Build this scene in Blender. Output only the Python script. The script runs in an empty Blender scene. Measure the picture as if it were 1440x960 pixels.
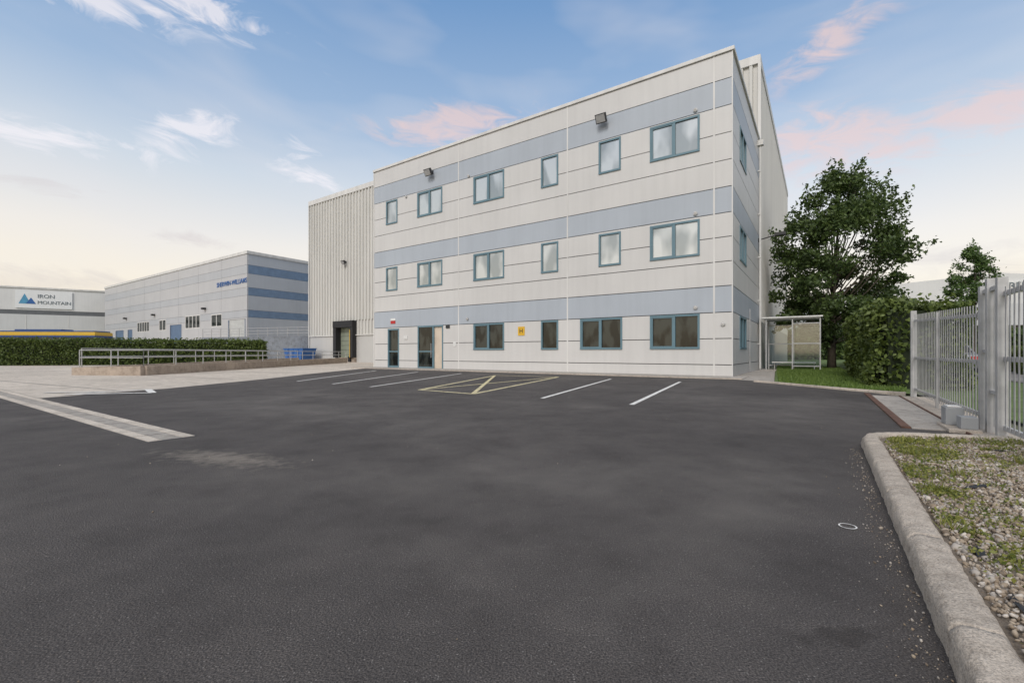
import bpy, bmesh, math, random
import numpy as np
from mathutils import Vector, Matrix
random.seed(7); RNG=np.random.default_rng(11)
scene=bpy.context.scene
COL=scene.collection
# ------------------------------------------------------------------ materials
def new_mat(name):
    m=bpy.data.materials.new(name); m.use_nodes=True
    nt=m.node_tree; b=nt.nodes['Principled BSDF']; return m,nt,b
def ramp(nt,fac,stops):
    r=nt.nodes.new('ShaderNodeValToRGB'); e=r.color_ramp.elements
    while len(e)<len(stops): e.new(0.5)
    for i,(p,c) in enumerate(stops):
        e[i].position=p; e[i].color=(c[0],c[1],c[2],1)
    if fac is not None: nt.links.new(fac,r.inputs[0])
    return r.outputs[0]
def noise(nt,vec,scale,detail=4,rough=.55,dist=0):
    n=nt.nodes.new('ShaderNodeTexNoise'); n.inputs['Scale'].default_value=scale
    n.inputs['Detail'].default_value=detail; n.inputs['Roughness'].default_value=rough
    n.inputs['Distortion'].default_value=dist
    if vec is not None: nt.links.new(vec,n.inputs['Vector'])
    return n.outputs['Fac']
def M(nt,op,a,b=None,c=None,clamp=False):
    n=nt.nodes.new('ShaderNodeMath'); n.operation=op; n.use_clamp=clamp
    for i,v in enumerate((a,b,c)):
        if v is None: continue
        if isinstance(v,(int,float)): n.inputs[i].default_value=v
        else: nt.links.new(v,n.inputs[i])
    return n.outputs[0]
def mixc(nt,fac,a,b,mode='MIX'):
    n=nt.nodes.new('ShaderNodeMix'); n.data_type='RGBA'; n.blend_type=mode
    ins=[n.inputs[0],n.inputs[6],n.inputs[7]]
    for s,v in zip(ins,(fac,a,b)):
        if isinstance(v,(int,float)): s.default_value=v
        elif isinstance(v,tuple): s.default_value=(v[0],v[1],v[2],1)
        else: nt.links.new(v,s)
    return n.outputs[2]
def objco(nt,scale=None):
    t=nt.nodes.new('ShaderNodeTexCoord').outputs['Object']
    if scale:
        m=nt.nodes.new('ShaderNodeMapping'); m.inputs['Scale'].default_value=scale
        nt.links.new(t,m.inputs[0]); return m.outputs[0]
    return t
def bump(nt,b,h,dist=.01,strength=.6):
    n=nt.nodes.new('ShaderNodeBump'); n.inputs['Distance'].default_value=dist; n.inputs['Strength'].default_value=strength
    nt.links.new(h,n.inputs['Height']); nt.links.new(n.outputs[0],b.inputs['Normal'])
def simple(name,c,rough=.6,metal=0,var=.12,scale=1.5,bumpd=0,streak=False,spec=None):
    m,nt,b=new_mat(name)
    v=objco(nt,(1,1,.18) if streak else None)
    f=noise(nt,v,scale,4)
    lo=tuple(x*(1-var) for x in c); hi=tuple(min(1,x*(1+var)) for x in c)
    nt.links.new(ramp(nt,f,[(.3,lo),(.7,hi)]),b.inputs['Base Color'])
    b.inputs['Roughness'].default_value=rough; b.inputs['Metallic'].default_value=metal
    if spec is not None: b.inputs['Specular IOR Level'].default_value=spec
    if bumpd: bump(nt,b,noise(nt,objco(nt),40,4),bumpd)
    return m
def panel_mat(name,c,rough=.45):
    m,nt,b=new_mat(name)
    f=noise(nt,objco(nt,(2.2,2.2,.12)),1.6,5,.6)
    f2=noise(nt,objco(nt),.35,3)
    base=ramp(nt,f,[(.25,tuple(x*.88 for x in c)),(.55,c),(.8,tuple(x*1.04 for x in c))])
    col=mixc(nt,.55,base,ramp(nt,f2,[(.3,tuple(x*.90 for x in c)),(.7,tuple(x*1.05 for x in c))]))
    nt.links.new(col,b.inputs['Base Color'])
    b.inputs['Roughness'].default_value=rough
    bump(nt,b,noise(nt,objco(nt),1.2,2),.004,.4)
    return m
PANEL=panel_mat('panel_light_grey',(.615,.605,.59))
PBLUE=panel_mat('panel_blue_grey',(.415,.455,.505))
GROOVE=simple('groove_dark',(.11,.11,.115),.8)
TRIM=simple('trim_light',(.66,.65,.63),.5,streak=True)
FRAME=simple('frame_teal',(.12,.21,.255),.4,var=.06)
CLAD=simple('ribbed_cladding_cream',(.58,.57,.54),.5,var=.07,scale=.6,streak=True)
DARK=simple('dark_rubber',(.02,.02,.022),.7)
BLACK=simple('black_metal',(.03,.03,.032),.5)
GALV=simple('galvanised_steel',(.46,.46,.46),.5,.35,var=.15,scale=6)
CREAM=simple('door_cream',(.62,.53,.43),.5)
WHITE=simple('white_paint',(.74,.74,.72),.6,var=.15,scale=5)
YELL=simple('sign_yellow',(.75,.45,.03),.5)
RED=simple('sign_red',(.5,.03,.03),.5)
BLUEP=simple('sign_blue',(.03,.12,.35),.5)
def glassmat(name,lo,hi,metal,sc,spec=1.0):
    m,nt,b=new_mat(name)
    f=noise(nt,objco(nt,(1,1,.5)),sc,2,.4)
    nt.links.new(ramp(nt,f,[(.42,lo),(.56,hi)]),b.inputs['Base Color'])  # mottled base colour paints soft reflections into the panes
    b.inputs['Roughness'].default_value=.03; b.inputs['Metallic'].default_value=metal
    b.inputs['Specular IOR Level'].default_value=spec
    bump(nt,b,noise(nt,objco(nt),1.2,1),.004,.5)
    return m
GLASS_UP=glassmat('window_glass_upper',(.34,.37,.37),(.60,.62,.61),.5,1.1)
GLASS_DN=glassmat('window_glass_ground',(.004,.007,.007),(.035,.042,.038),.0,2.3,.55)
m,nt,b=new_mat('clear_glazing')
tr=nt.nodes.new('ShaderNodeBsdfTransparent'); tr.inputs[0].default_value=(.86,.9,.9,1)
gl=nt.nodes.new('ShaderNodeBsdfGlossy'); gl.inputs['Roughness'].default_value=.05
mx=nt.nodes.new('ShaderNodeMixShader'); mx.inputs[0].default_value=.10
nt.links.new(tr.outputs[0],mx.inputs[1]); nt.links.new(gl.outputs[0],mx.inputs[2])
nt.links.new(mx.outputs[0],nt.nodes['Material Output'].inputs[0]); CLEAR=m
# asphalt
m,nt,b=new_mat('asphalt')
v=objco(nt)
big=noise(nt,v,.33,5,.62,.5); mid=noise(nt,v,1.7,6,.68); fine=noise(nt,v,150,2,.7)
vo=nt.nodes.new('ShaderNodeTexVoronoi'); vo.inputs['Scale'].default_value=110; nt.links.new(v,vo.inputs['Vector'])
cb=ramp(nt,big,[(.32,(.068,.062,.060)),(.5,(.086,.078,.075)),(.68,(.118,.108,.102))])
cm=ramp(nt,mid,[(.3,(.74,.73,.73)),(.5,(1,1,1)),(.7,(1.22,1.21,1.19))])
c1=mixc(nt,1.0,cb,cm,'MULTIPLY')
cf=ramp(nt,fine,[(.3,(.22,.22,.22)),(.5,(.95,.95,.95)),(.7,(2.1,2.05,2.0))])
c2=mixc(nt,.9,c1,cf,'MULTIPLY')
sepc=nt.nodes.new('ShaderNodeSeparateColor'); nt.links.new(vo.outputs['Color'],sepc.inputs[0])
speck=M(nt,'MULTIPLY',M(nt,'GREATER_THAN',sepc.outputs[0],.95),M(nt,'LESS_THAN',vo.outputs['Distance'],.33))
c3=mixc(nt,M(nt,'MULTIPLY',speck,.5),c2,(.34,.32,.30))
sxy=nt.nodes.new('ShaderNodeSeparateXYZ'); nt.links.new(v,sxy.inputs[0])
sn1=noise(nt,v,2.0,5,.65); sn2=noise(nt,v,9,4,.65)
def spot(cx,cy,rx,ry,ang=0,soft=1.0,nz=1.0):
    dx=M(nt,'SUBTRACT',sxy.outputs[0],cx); dy=M(nt,'SUBTRACT',sxy.outputs[1],cy)
    ca,sa=math.cos(ang),math.sin(ang)
    u=M(nt,'DIVIDE',M(nt,'ADD',M(nt,'MULTIPLY',dx,ca),M(nt,'MULTIPLY',dy,sa)),rx)
    w=M(nt,'DIVIDE',M(nt,'SUBTRACT',M(nt,'MULTIPLY',dy,ca),M(nt,'MULTIPLY',dx,sa)),ry)
    d=M(nt,'SQRT',M(nt,'ADD',M(nt,'MULTIPLY',u,u),M(nt,'MULTIPLY',w,w)))
    d=M(nt,'ADD',d,M(nt,'MULTIPLY',M(nt,'SUBTRACT',sn2 if rx<1 else sn1,.5),2.4*nz))
    return M(nt,'MULTIPLY',M(nt,'SUBTRACT',1.0,d),1/soft,clamp=True)
cc=mixc(nt,M(nt,'MULTIPLY',spot(1.16,1.60,.20,.06,.15,.6,1.3),.5),c3,(.026,.022,.020))
cc=mixc(nt,M(nt,'MULTIPLY',spot(-2.75,4.3,.9,.28,-.35,.9),.6),cc,(.30,.265,.225))
cc=mixc(nt,M(nt,'MULTIPLY',spot(.3,3.6,3.6,.7,.1,1.2),.26),cc,(.20,.185,.17))
cc=mixc(nt,M(nt,'MULTIPLY',spot(-4,8,4.5,1.2,-.4,1.2),.26),cc,(.20,.185,.17))
cc=mixc(nt,M(nt,'MULTIPLY',spot(1.5,3.0,1.8,.35,.9,1.0),.26),cc,(.19,.175,.16))
cc=mixc(nt,M(nt,'MULTIPLY',spot(5.5,8.5,3.5,.7,.9,1.2),.28),cc,(.20,.185,.17))
nt.links.new(cc,b.inputs['Base Color']); b.inputs['Roughness'].default_value=.85; b.inputs['Specular IOR Level'].default_value=.3
bump(nt,b,M(nt,'ADD',fine,M(nt,'MULTIPLY',vo.outputs['Distance'],.6)),.007,.9)
ASPH=m
def concrete(name,c,sc=1.0,b_=.008):
    m,nt,b=new_mat(name); v=objco(nt)
    a=noise(nt,v,.5*sc,4,.6); d=noise(nt,v,6*sc,6,.72); f=noise(nt,v,130,2,.7)
    x=ramp(nt,a,[(.3,tuple(k*.78 for k in c)),(.7,tuple(min(1,k*1.12) for k in c))])
    x=mixc(nt,.75,x,ramp(nt,d,[(.3,(.5,.48,.46)),(.52,(1,1,1)),(.75,(1.18,1.18,1.17))]),'MULTIPLY')
    x=mixc(nt,.55,x,ramp(nt,f,[(.35,(.4,.4,.4)),(.6,(1.35,1.35,1.35))]),'MULTIPLY')
    nt.links.new(x,b.inputs['Base Color']); b.inputs['Roughness'].default_value=.88
    bump(nt,b,M(nt,'ADD',d,M(nt,'MULTIPLY',f,.4)),b_,.8)
    return m
CONC=concrete('concrete_apron',(.60,.535,.46),.5)
KERB=concrete('kerb_concrete',(.52,.455,.385),1.6,.016)
PAVE=concrete('pavement_concrete',(.43,.395,.355),.8)
WALLC=concrete('ramp_concrete',(.42,.345,.28),.6)
GRAVB=concrete('gravel_base',(.20,.165,.13),3)
def leafmat(name,dark,light,trans=.25):
    m,nt,b=new_mat(name)
    r=nt.nodes.new('ShaderNodeNewGeometry').outputs['Random Per Island']
    f=noise(nt,objco(nt),.9,2)
    k=M(nt,'ADD',M(nt,'MULTIPLY',r,.55),M(nt,'MULTIPLY',f,.45))
    col=ramp(nt,k,[(.2,dark),(.8,light)])
    nt.links.new(col,b.inputs['Base Color']); b.inputs['Roughness'].default_value=.55
    t=nt.nodes.new('ShaderNodeBsdfTranslucent'); nt.links.new(col,t.inputs[0])
    mx=nt.nodes.new('ShaderNodeMixShader'); mx.inputs[0].default_value=trans
    nt.links.new(b.outputs[0],mx.inputs[1]); nt.links.new(t.outputs[0],mx.inputs[2])
    nt.links.new(mx.outputs[0],nt.nodes['Material Output'].inputs[0]); return m
LEAF=leafmat('tree_leaves',(.03,.06,.014),(.12,.175,.045))
LEAF2=leafmat('small_tree_leaves',(.04,.09,.02),(.14,.22,.055))
HEDGE=leafmat('hedge_leaves',(.04,.07,.012),(.15,.20,.045))
HEDGER=leafmat('bush_leaves',(.05,.08,.016),(.17,.22,.05))
GRASSL=leafmat('grass_blades',(.07,.13,.02),(.22,.31,.07),.3)
WEED=leafmat('weed_leaves',(.08,.12,.02),(.34,.33,.08),.3)
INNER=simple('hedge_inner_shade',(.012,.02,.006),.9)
BARK=simple('bark',(.10,.08,.06),.9,var=.3,scale=6,bumpd=.02)
GRASS=simple('grass_soil',(.10,.15,.04),.95,var=.35,scale=3,bumpd=.02)
GROUND=simple('ground_soil',(.14,.15,.09),.95,var=.3,scale=.2)
ROADM=simple('road_asphalt',(.20,.19,.18),.9,var=.15,scale=.6)
# ------------------------------------------------------------------ mesh helpers
class MB:
    def __init__(s): s.v=[];s.f=[];s.mi=[];s.mats=[]
    def idx(s,m):
        if m not in s.mats: s.mats.append(m)
        return s.mats.index(m)
    def poly(s,pts,m):
        n=len(s.v); s.v+= [tuple(p) for p in pts]; s.f.append(tuple(range(n,n+len(pts)))); s.mi.append(s.idx(m))
    def box(s,x0,x1,y0,y1,z0,z1,m):
        if x0>x1:x0,x1=x1,x0
        if y0>y1:y0,y1=y1,y0
        n=len(s.v)
        s.v+=[(x0,y0,z0),(x1,y0,z0),(x1,y1,z0),(x0,y1,z0),(x0,y0,z1),(x1,y0,z1),(x1,y1,z1),(x0,y1,z1)]
        for f in ((0,3,2,1),(4,5,6,7),(0,1,5,4),(1,2,6,5),(2,3,7,6),(3,0,4,7)):
            s.f.append(tuple(n+i for i in f)); s.mi.append(s.idx(m))
    def tube(s,pts,rad,m,seg=8,cap=True):
        rings=[]
        for i,p in enumerate(pts):
            p=Vector(p)
            a=Vector(pts[max(i-1,0)]); c=Vector(pts[min(i+1,len(pts)-1)])
            d=(c-a).normalized()
            u=d.orthogonal().normalized() if abs(d.z)<.99 else Vector((1,0,0)); w=d.cross(u).normalized(); u=w.cross(d)
            r=rad[i] if isinstance(rad,(list,tuple)) else rad
            n=len(s.v)
            for k in range(seg):
                t=2*math.pi*k/seg; q=p+(u*math.cos(t)+w*math.sin(t))*r; s.v.append(tuple(q))
            rings.append(n)
        for a,c in zip(rings,rings[1:]):
            for k in range(seg):
                s.f.append((a+k,a+(k+1)%seg,c+(k+1)%seg,c+k)); s.mi.append(s.idx(m))
        if cap:
            s.f.append(tuple(rings[0]+k for k in range(seg))[::-1]); s.mi.append(s.idx(m))
            s.f.append(tuple(rings[-1]+k for k in range(seg))); s.mi.append(s.idx(m))
    def obj(s,name,parent=None,smooth=False,bevel=0):
        me=bpy.data.meshes.new(name); me.from_pydata(s.v,[],s.f)
        for m in s.mats: me.materials.append(m)
        me.polygons.foreach_set('material_index',s.mi)
        if smooth: me.polygons.foreach_set('use_smooth',[True]*len(s.f))
        me.update(); o=bpy.data.objects.new(name,me); COL.objects.link(o)
        if parent: o.parent=parent
        if bevel:
            bv=o.modifiers.new('b','BEVEL'); bv.width=bevel; bv.segments=2; bv.limit_method='ANGLE'
        return o
def empty(name,loc=(0,0,0),rz=0):
    e=bpy.data.objects.new(name,None); e.location=loc; e.rotation_euler=(0,0,rz); e.empty_display_size=.5; COL.objects.link(e); return e
def text(name,body,size,loc,mat,parent,rot=(math.pi/2,0,0),ext=.02,bold=0,al='CENTER',sp=1.0):
    c=bpy.data.curves.new(name,'FONT'); c.body=body; c.size=size; c.extrude=ext; c.align_x=al; c.align_y='CENTER'; c.offset=bold; c.space_character=sp
    c.materials.append(mat); o=bpy.data.objects.new(name,c); COL.objects.link(o); o.location=loc; o.rotation_euler=rot; o.parent=parent; return o
def npmesh(name,V,F,mat,parent=None,smooth=False):
    me=bpy.data.meshes.new(name); k=F.shape[1]
    me.vertices.add(len(V)); me.vertices.foreach_set('co',V.astype(np.float32).ravel())
    me.loops.add(F.size); me.loops.foreach_set('vertex_index',F.astype(np.int32).ravel())
    me.polygons.add(len(F)); me.polygons.foreach_set('loop_start',np.arange(0,F.size,k,dtype=np.int32))
    me.polygons.foreach_set('loop_total',np.full(len(F),k,dtype=np.int32))
    if smooth: me.polygons.foreach_set('use_smooth',np.ones(len(F),dtype=bool))
    me.materials.append(mat); me.update(calc_edges=True); me.validate()
    o=bpy.data.objects.new(name,me); COL.objects.link(o)
    if parent: o.parent=parent
    return o
def randrot(n):
    q=RNG.normal(size=(n,4)); q/=np.linalg.norm(q,axis=1)[:,None]; w,x,y,z=q.T
    R=np.empty((n,3,3))
    R[:,0,0]=1-2*(y*y+z*z);R[:,0,1]=2*(x*y-z*w);R[:,0,2]=2*(x*z+y*w)
    R[:,1,0]=2*(x*y+z*w);R[:,1,1]=1-2*(x*x+z*z);R[:,1,2]=2*(y*z-x*w)
    R[:,2,0]=2*(x*z-y*w);R[:,2,1]=2*(y*z+x*w);R[:,2,2]=1-2*(x*x+y*y)
    return R
def scatter(name,tv,tf,pos,scl,mat,parent=None,smooth=False,R=None):
    n=len(pos); tv=np.array(tv,float); tf=np.array(tf)
    if R is None: R=randrot(n)
    scl=np.asarray(scl); 
    if scl.ndim==1: scl=scl[:,None]
    V=np.einsum('nij,nvj->nvi',R,tv[None]*scl[:,None,:])+pos[:,None,:]
    F=tf[None]+(np.arange(n)*len(tv))[:,None,None]
    return npmesh(name,V.reshape(-1,3),F.reshape(-1,tf.shape[1]),mat,parent,smooth)
LEAFV=[(-.5,0,0),(-.12,-.3,.06),(.5,0,0),(-.12,.3,.06)]; LEAFF=[(0,1,2,3)]
def ico(sub):
    bm=bmesh.new(); bmesh.ops.create_icosphere(bm,subdivisions=sub,radius=.5)
    v=[tuple(x.co) for x in bm.verts]; f=[tuple(y.index for y in x.verts) for x in bm.faces]; bm.free(); return v,f
ANG=math.atan2(-.5628,.8266)
TD=Vector((-.8266,.5628)); SD=Vector((.5628,.8266))
def subtract(r,holes):
    out=[r]
    for h in holes:
        nx=[]
        for (a,b_,c,d) in out:
            if h[0]>=b_ or h[1]<=a or h[2]>=d or h[3]<=c: nx.append((a,b_,c,d)); continue
            l=max(a,h[0]); rr=min(b_,h[1])
            if a<h[0]: nx.append((a,h[0],c,d))
            if b_>h[1]: nx.append((h[1],b_,c,d))
            if c<h[2]: nx.append((l,rr,c,h[2]))
            if d>h[3]: nx.append((l,rr,h[3],d))
        out=nx
    return out
# ------------------------------------------------------------------ office building
off=empty('office_building',(9.12,18.7,0),ANG)
Z=[0,.5,1.6,2.7,3.8,4.82,5.84,6.85,7.92,9.04,10.17,11.3,12.42,13.5]
blue_rows={3,7,11}
rows=[(1.17,2.68),(5.18,6.75),(9.66,11.24)]
W=22.63
wins=[]
for fl,(z0,z1) in enumerate(rows):
    cols=[(1.28,3.42,2),(8.15,9.17,1),(11.56,13.75,2)]
    cols+= [(4.73,6.91,2)] if fl==0 else [(4.80,5.92,1),(16.22,18.38,2),(20.25,21.37,1)]
    for a,b_,n in cols: wins.append((-b_,-a,z0,z1,n,fl))
doors=[(-18.35,-16.15,0,2.72),(-21.2,-20.1,0,2.62)]
holes=[w[:4] for w in wins]+doors
joints=[-W,-14.9,-7.62,-.71,0]
mb=MB(); g=.017
for i in range(len(Z)-1):
    mat=PBLUE if i in blue_rows else PANEL
    for a,b_ in zip(joints,joints[1:]):
        for r in subtract((a+g,b_-(g if b_<0 else 0),Z[i]+g,Z[i+1]-g),holes):
            mb.box(r[0],r[1],0,.09,r[2],r[3],mat)
mb.obj('front_panels',off)
D=9.9
swins=[(2.0,4.1,z0,z1) for z0,z1 in rows]
mb=MB()
for i in range(len(Z)-1):
    mat=PBLUE if i in blue_rows else PANEL
    for a,b_ in ((.0,.71),(.71,5.2),(5.2,D)):
        for r in subtract((a+(g if a>0 else .092),b_-g,Z[i]+g,Z[i+1]-g),swins):
            mb.box(-.09,-.0,r[0],r[1],r[2],r[3],mat)
mb.obj('side_panels',off)
mb=MB()
for r in subtract((-W+.02,-.1,0,13.45),doors): mb.box(r[0],r[1],.1,.3,r[2],r[3],GROOVE)
mb.box(-.3,-.1,.31,D,0,13.45,GROOVE)
mb.box(-W,-W+.02,.1,D,0,13.5,CLAD)
mb.box(-W+.03,-.31,.4,D,12.9,13.0,GROOVE)
mb.obj('core_walls',off)
mb=MB()
mb.box(-W-.06,.08,-.07,.34,13.5,13.66,TRIM); mb.box(-.34,.08,.34,D,13.5,13.66,TRIM); mb.box(-W-.06,-W+.3,.34,D,13.5,13.66,TRIM)
mb.obj('parapet_capping',off,bevel=.015)
mb=MB()
for x in joints[1:-1]: mb.box(x-.035,x+.035,-.012,.0,0,13.5,TRIM)
mb.box(-.03,.014,-.014,-.001,0,13.5,TRIM); mb.box(.001,.014,0,.05,0,13.5,TRIM)
mb.box(-W-.05,-W+.02,-.02,-.001,0,13.5,TRIM)
mb.obj('joint_cover_strips',off)
mb=MB(); gm=MB()
def window(mb,gm,x0,x1,z0,z1,n,glass):
    t=.085
    mb.box(x0,x1,-.03,.095,z1-t,z1,FRAME); mb.box(x0,x1,-.05,.095,z0,z0+t,FRAME)
    mb.box(x0,x0+t,-.028,.095,z0+t,z1-t,FRAME); mb.box(x1-t,x1,-.028,.095,z0+t,z1-t,FRAME)
    if n==2:
        xm=(x0+x1)/2; mb.box(xm-.05,xm+.05,-.025,.09,z0+t,z1-t,FRAME)
        a,b_=x0+t,xm-.05
        s=.045; mb.box(a,b_,-.015,.03,z1-t-s,z1-t,FRAME); mb.box(a,b_,-.015,.03,z0+t,z0+t+s,FRAME)
        mb.box(a,a+s,-.014,.03,z0+t+s,z1-t-s,FRAME); mb.box(b_-s,b_,-.014,.03,z0+t+s,z1-t-s,FRAME)
    gm.box(x0+t*.5,x1-t*.5,.04,.06,z0+t*.5,z1-t*.5,glass)
for (x0,x1,z0,z1,n,fl) in wins: window(mb,gm,x0,x1,z0,z1,n,GLASS_DN if fl==0 else GLASS_UP)
mb.obj('window_frames',off); gm.obj('window_glass',off)
mb=MB()
for k,(y0,y1,z0,z1) in enumerate(swins):
    t=.085
    mb.box(-.095,.03,y0,y1,z1-t,z1,FRAME); mb.box(-.095,.04,y0,y1,z0,z0+t,FRAME)
    for a in (y0,y1-t,(y0+y1)/2-.05): mb.box(-.09,.028,a,a+t,z0+t,z1-t,FRAME)
    mb.box(-.06,-.04,y0+.03,y1-.03,z0+.03,z1-.03,GLASS_DN if k==0 else GLASS_UP)
mb.obj('side_windows',off)
mb=MB()
INT=simple('lobby_interior',(.25,.17,.11),.7,var=.3,scale=2)
x0,x1,z0,z1=doors[0]
mb.box(x0,x1,1.6,1.7,0,z1,INT); mb.box(x0-.1,x0-.002,.31,1.6,0,z1,INT); mb.box(x1+.002,x1+.1,.31,1.6,0,z1,CREAM); mb.box(x0,x1,.1,1.6,z1,z1+.08,TRIM)
mb.box(x0,x0+.09,-.02,.12,0,z1,FRAME); mb.box(x0,x1,-.03,.12,z1-.1,z1,FRAME); mb.box(x1-.09,x1,-.02,.12,0,z1-.1,FRAME)
mb.box(x0+1.3,x0+1.42,-.02,.12,0,z1-.1,FRAME)
mb.box(x0+.09,x0+1.3,.03,.05,.12,z1-.1,GLASS_DN); mb.box(x0+.09,x0+1.3,0,.09,0,.12,FRAME); mb.box(x0+.09,x0+1.3,0,.09,1.05,1.13,FRAME)
mb.box(x0+1.42,x1-.09,.06,.11,.02,z1-.1,CREAM)
mb.box(x0+1.22,x0+1.25,-.08,-.04,.7,1.6,GALV)
x0,x1,z0,z1=doors[1]
mb.box(x0,x0+.09,-.02,.12,0,z1,FRAME); mb.box(x0,x1,-.03,.12,z1-.1,z1,FRAME); mb.box(x1-.09,x1,-.02,.12,0,z1-.1,FRAME)
mb.box(x0+.09,x1-.09,.0,.09,0,.15,FRAME); mb.box(x0+.09,x1-.09,0,.09,1.05,1.13,FRAME)
mb.box(x0+.05,x1-.05,.1,.12,.05,z1-.05,GLASS_DN)
mb.box(x0,x1,.3,.4,0,z1,INT)
mb.obj('entrance_doors',off)
def flood(parent,x,z,y=0):
    mb=MB()
    mb.tube([(x,y,z+.05),(x,y-.28,z+.05)],.03,BLACK,6)
    mb.box(x-.14,x+.14,y-.03,y,z-.06,z+.16,BLACK)
    n=len(mb.v)
    mb.box(x-.26,x+.26,y-.42,y-.28,z-.22,z+.2,BLACK); mb.box(x-.22,x+.22,y-.44,y-.421,z-.18,z+.16,GALV)
    for i in range(n,len(mb.v)):
        a=Vector(mb.v[i])-Vector((x,y-.3,z)); a.rotate(Matrix.Rotation(math.radians(28),3,'X')); mb.v[i]=tuple(a+Vector((x,y-.3,z)))
    for k in range(5): mb.box(x-.2+k*.09,x-.17+k*.09,y-.3,y-.22,z-.1,z+.16,BLACK)
    return mb.obj('floodlight',parent)
flood(off,-5.66,12.22); flood(off,-17.1,12.22)
mb=MB()
for x,z in ((-1.45,11.45),(-1.45,2.95),(-1.45,7.0),(-14.1,11.4),(-14.2,3.0),(-.36,2.2),(-19.4,11.2)):
    mb.tube([(x,0,z),(x,-.05,z)],.09,GALV,12); mb.tube([(x,-.05,z),(x,-.09,z-.02)],.06,TRIM,10)
mb.box(-10.62,-10.2,-.03,-.001,1.95,2.42,YELL)
mb.box(-20.9,-20.45,-.03,-.001,2.95,3.15,RED); mb.box(-20.9,-20.45,-.035,-.001,3.16,3.3,WHITE)
mb.box(-15.3,-15.1,-.03,-.001,1.4,1.65,WHITE); mb.box(-15.9,-15.6,-.05,-.001,2.5,2.7,BLACK); mb.box(-19.6,-19.3,-.05,-.001,1.9,2.1,WHITE)
mb.obj('wall_signs_and_vents',off)
text('sign_letter','H',.34,(-10.41,-.04,2.18),BLACK,off,ext=.002)
mb=MB()
mb.tube([(.12,9.2,.1),(.12,9.2,13.0)],.055,TRIM,8)
for z in (1.5,4,6.5,9,11.5): mb.box(.0,.16,9.12,9.28,z,z+.06,TRIM)
mb.box(.0,.3,9.05,9.35,13.0,13.3,TRIM)
mb.tube([(.08,4.9,.1),(.08,4.9,3.2)],.02,GALV,6)
mb.obj('downpipe',off)
mb=MB()
mb.tube([(0,9.5,7.6),(.7,9.3,7.7),(1.0,9.2,7.72)],.03,BLACK,6); mb.box(.85,1.4,9.0,9.35,7.66,7.82,BLACK); mb.box(0,.05,9.4,9.6,7.5,7.7,BLACK); mb.obj('wall_lamp_bracket',off)
# ------------------------------------------------------------------ warehouse
wh=empty('warehouse',(9.12,18.7,0),ANG)
HW=18.7; X0=-46.6; Y0=10.0; Y1=37.8
def ribbed(mb,a,b_,fixed,axis,z0,z1,mat,sgn,pitch=.30,depth=.045):
    pts=[]; x=a
    while x<b_-1e-6:
        for dx,dd in ((0,0),(.55*pitch,0),(.62*pitch,depth),(.93*pitch,depth)):
            if x+dx<b_: pts.append((x+dx,dd))
        x+=pitch
    pts.append((b_,0))
    for (p,d),(q,e) in zip(pts,pts[1:]):
        if axis=='x': mb.poly([(p,fixed+sgn*d,z0),(q,fixed+sgn*e,z0),(q,fixed+sgn*e,z1),(p,fixed+sgn*d,z1)],mat)
        else: mb.poly([(fixed+sgn*d,p,z0),(fixed+sgn*e,q,z0),(fixed+sgn*e,q,z1),(fixed+sgn*d,p,z1)],mat)
mb=MB()
DX0,DX1,DZ0,DZ1=-41.3,-37.9,.5,4.25
ribbed(mb,X0,0,Y0,'x',4.5,HW-.5,CLAD,-1,pitch=.52,depth=.13)
ribbed(mb,X0,DX0,Y0,'x',2.9,4.5,CLAD,-1,pitch=.52,depth=.13); ribbed(mb,DX1,0,Y0,'x',2.9,4.5,CLAD,-1,pitch=.52,depth=.13)
ribbed(mb,Y0,Y1,0,'y',2.9,HW-.5,CLAD,1,pitch=.6,depth=.05)
ribbed(mb,Y0,Y1,X0,'y',2.9,HW-.5,CLAD,-1)
ribbed(mb,X0,0,Y1,'x',0,HW-.5,CLAD,1)
mb.obj('ribbed_cladding',wh)
mb=MB()
PLN=panel_mat('plinth_panel',(.52,.515,.50))
mb.box(X0,DX0,Y0-.02,Y0+.3,0,2.88,PLN); mb.box(DX1,-.02,Y0-.02,Y0+.3,0,2.88,PLN)
mb.box(-.3,.02,Y0+.31,Y1,0,2.88,PLN); mb.box(X0,X0+.3,Y0+.31,Y1,0,2.88,PLN)
mb.box(X0-.05,.08,Y0-.16,Y0+.3,HW-.5,HW,TRIM); mb.box(-.3,.08,Y0+.3,Y1,HW-.5,HW,TRIM); mb.box(X0-.05,X0+.3,Y0+.3,Y1,HW-.5,HW,TRIM)
mb.box(X0+.3,-.3,Y0+.3,Y1-.1,HW-.7,HW-.6,TRIM)
mb.box(-.06,.1,Y0-.17,Y0+.02,0,HW-.5,TRIM); mb.box(X0-.06,X0+.06,Y0-.17,Y0-.03,0,HW-.5,TRIM)
mb.box(X0+.06,DX0,Y0-.15,Y0-.03,2.86,2.95,TRIM); mb.box(DX1,-.07,Y0-.15,Y0-.03,2.86,2.95,TRIM)
mb.obj('plinth_and_roof_edge',wh)
mb=MB()
DG=simple('dock_door_grey_green',(.24,.27,.21),.5)
mb.box(DX0+.5,DX1-.5,Y0+.1,Y0+.15,DZ0,DZ1-.5,DG)
for k in range(6): mb.box(DX0+.5,DX1-.5,Y0+.08,Y0+.1,DZ0+.3+k*.5,DZ0+.33+k*.5,GROOVE)
mb.box(DX0,DX0+.5,Y0-.55,Y0+.15,DZ0,DZ1-.5,DARK); mb.box(DX1-.5,DX1,Y0-.55,Y0+.15,DZ0,DZ1-.5,DARK); mb.box(DX0,DX1,Y0-.6,Y0+.15,DZ1-.5,DZ1+.2,DARK)
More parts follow.
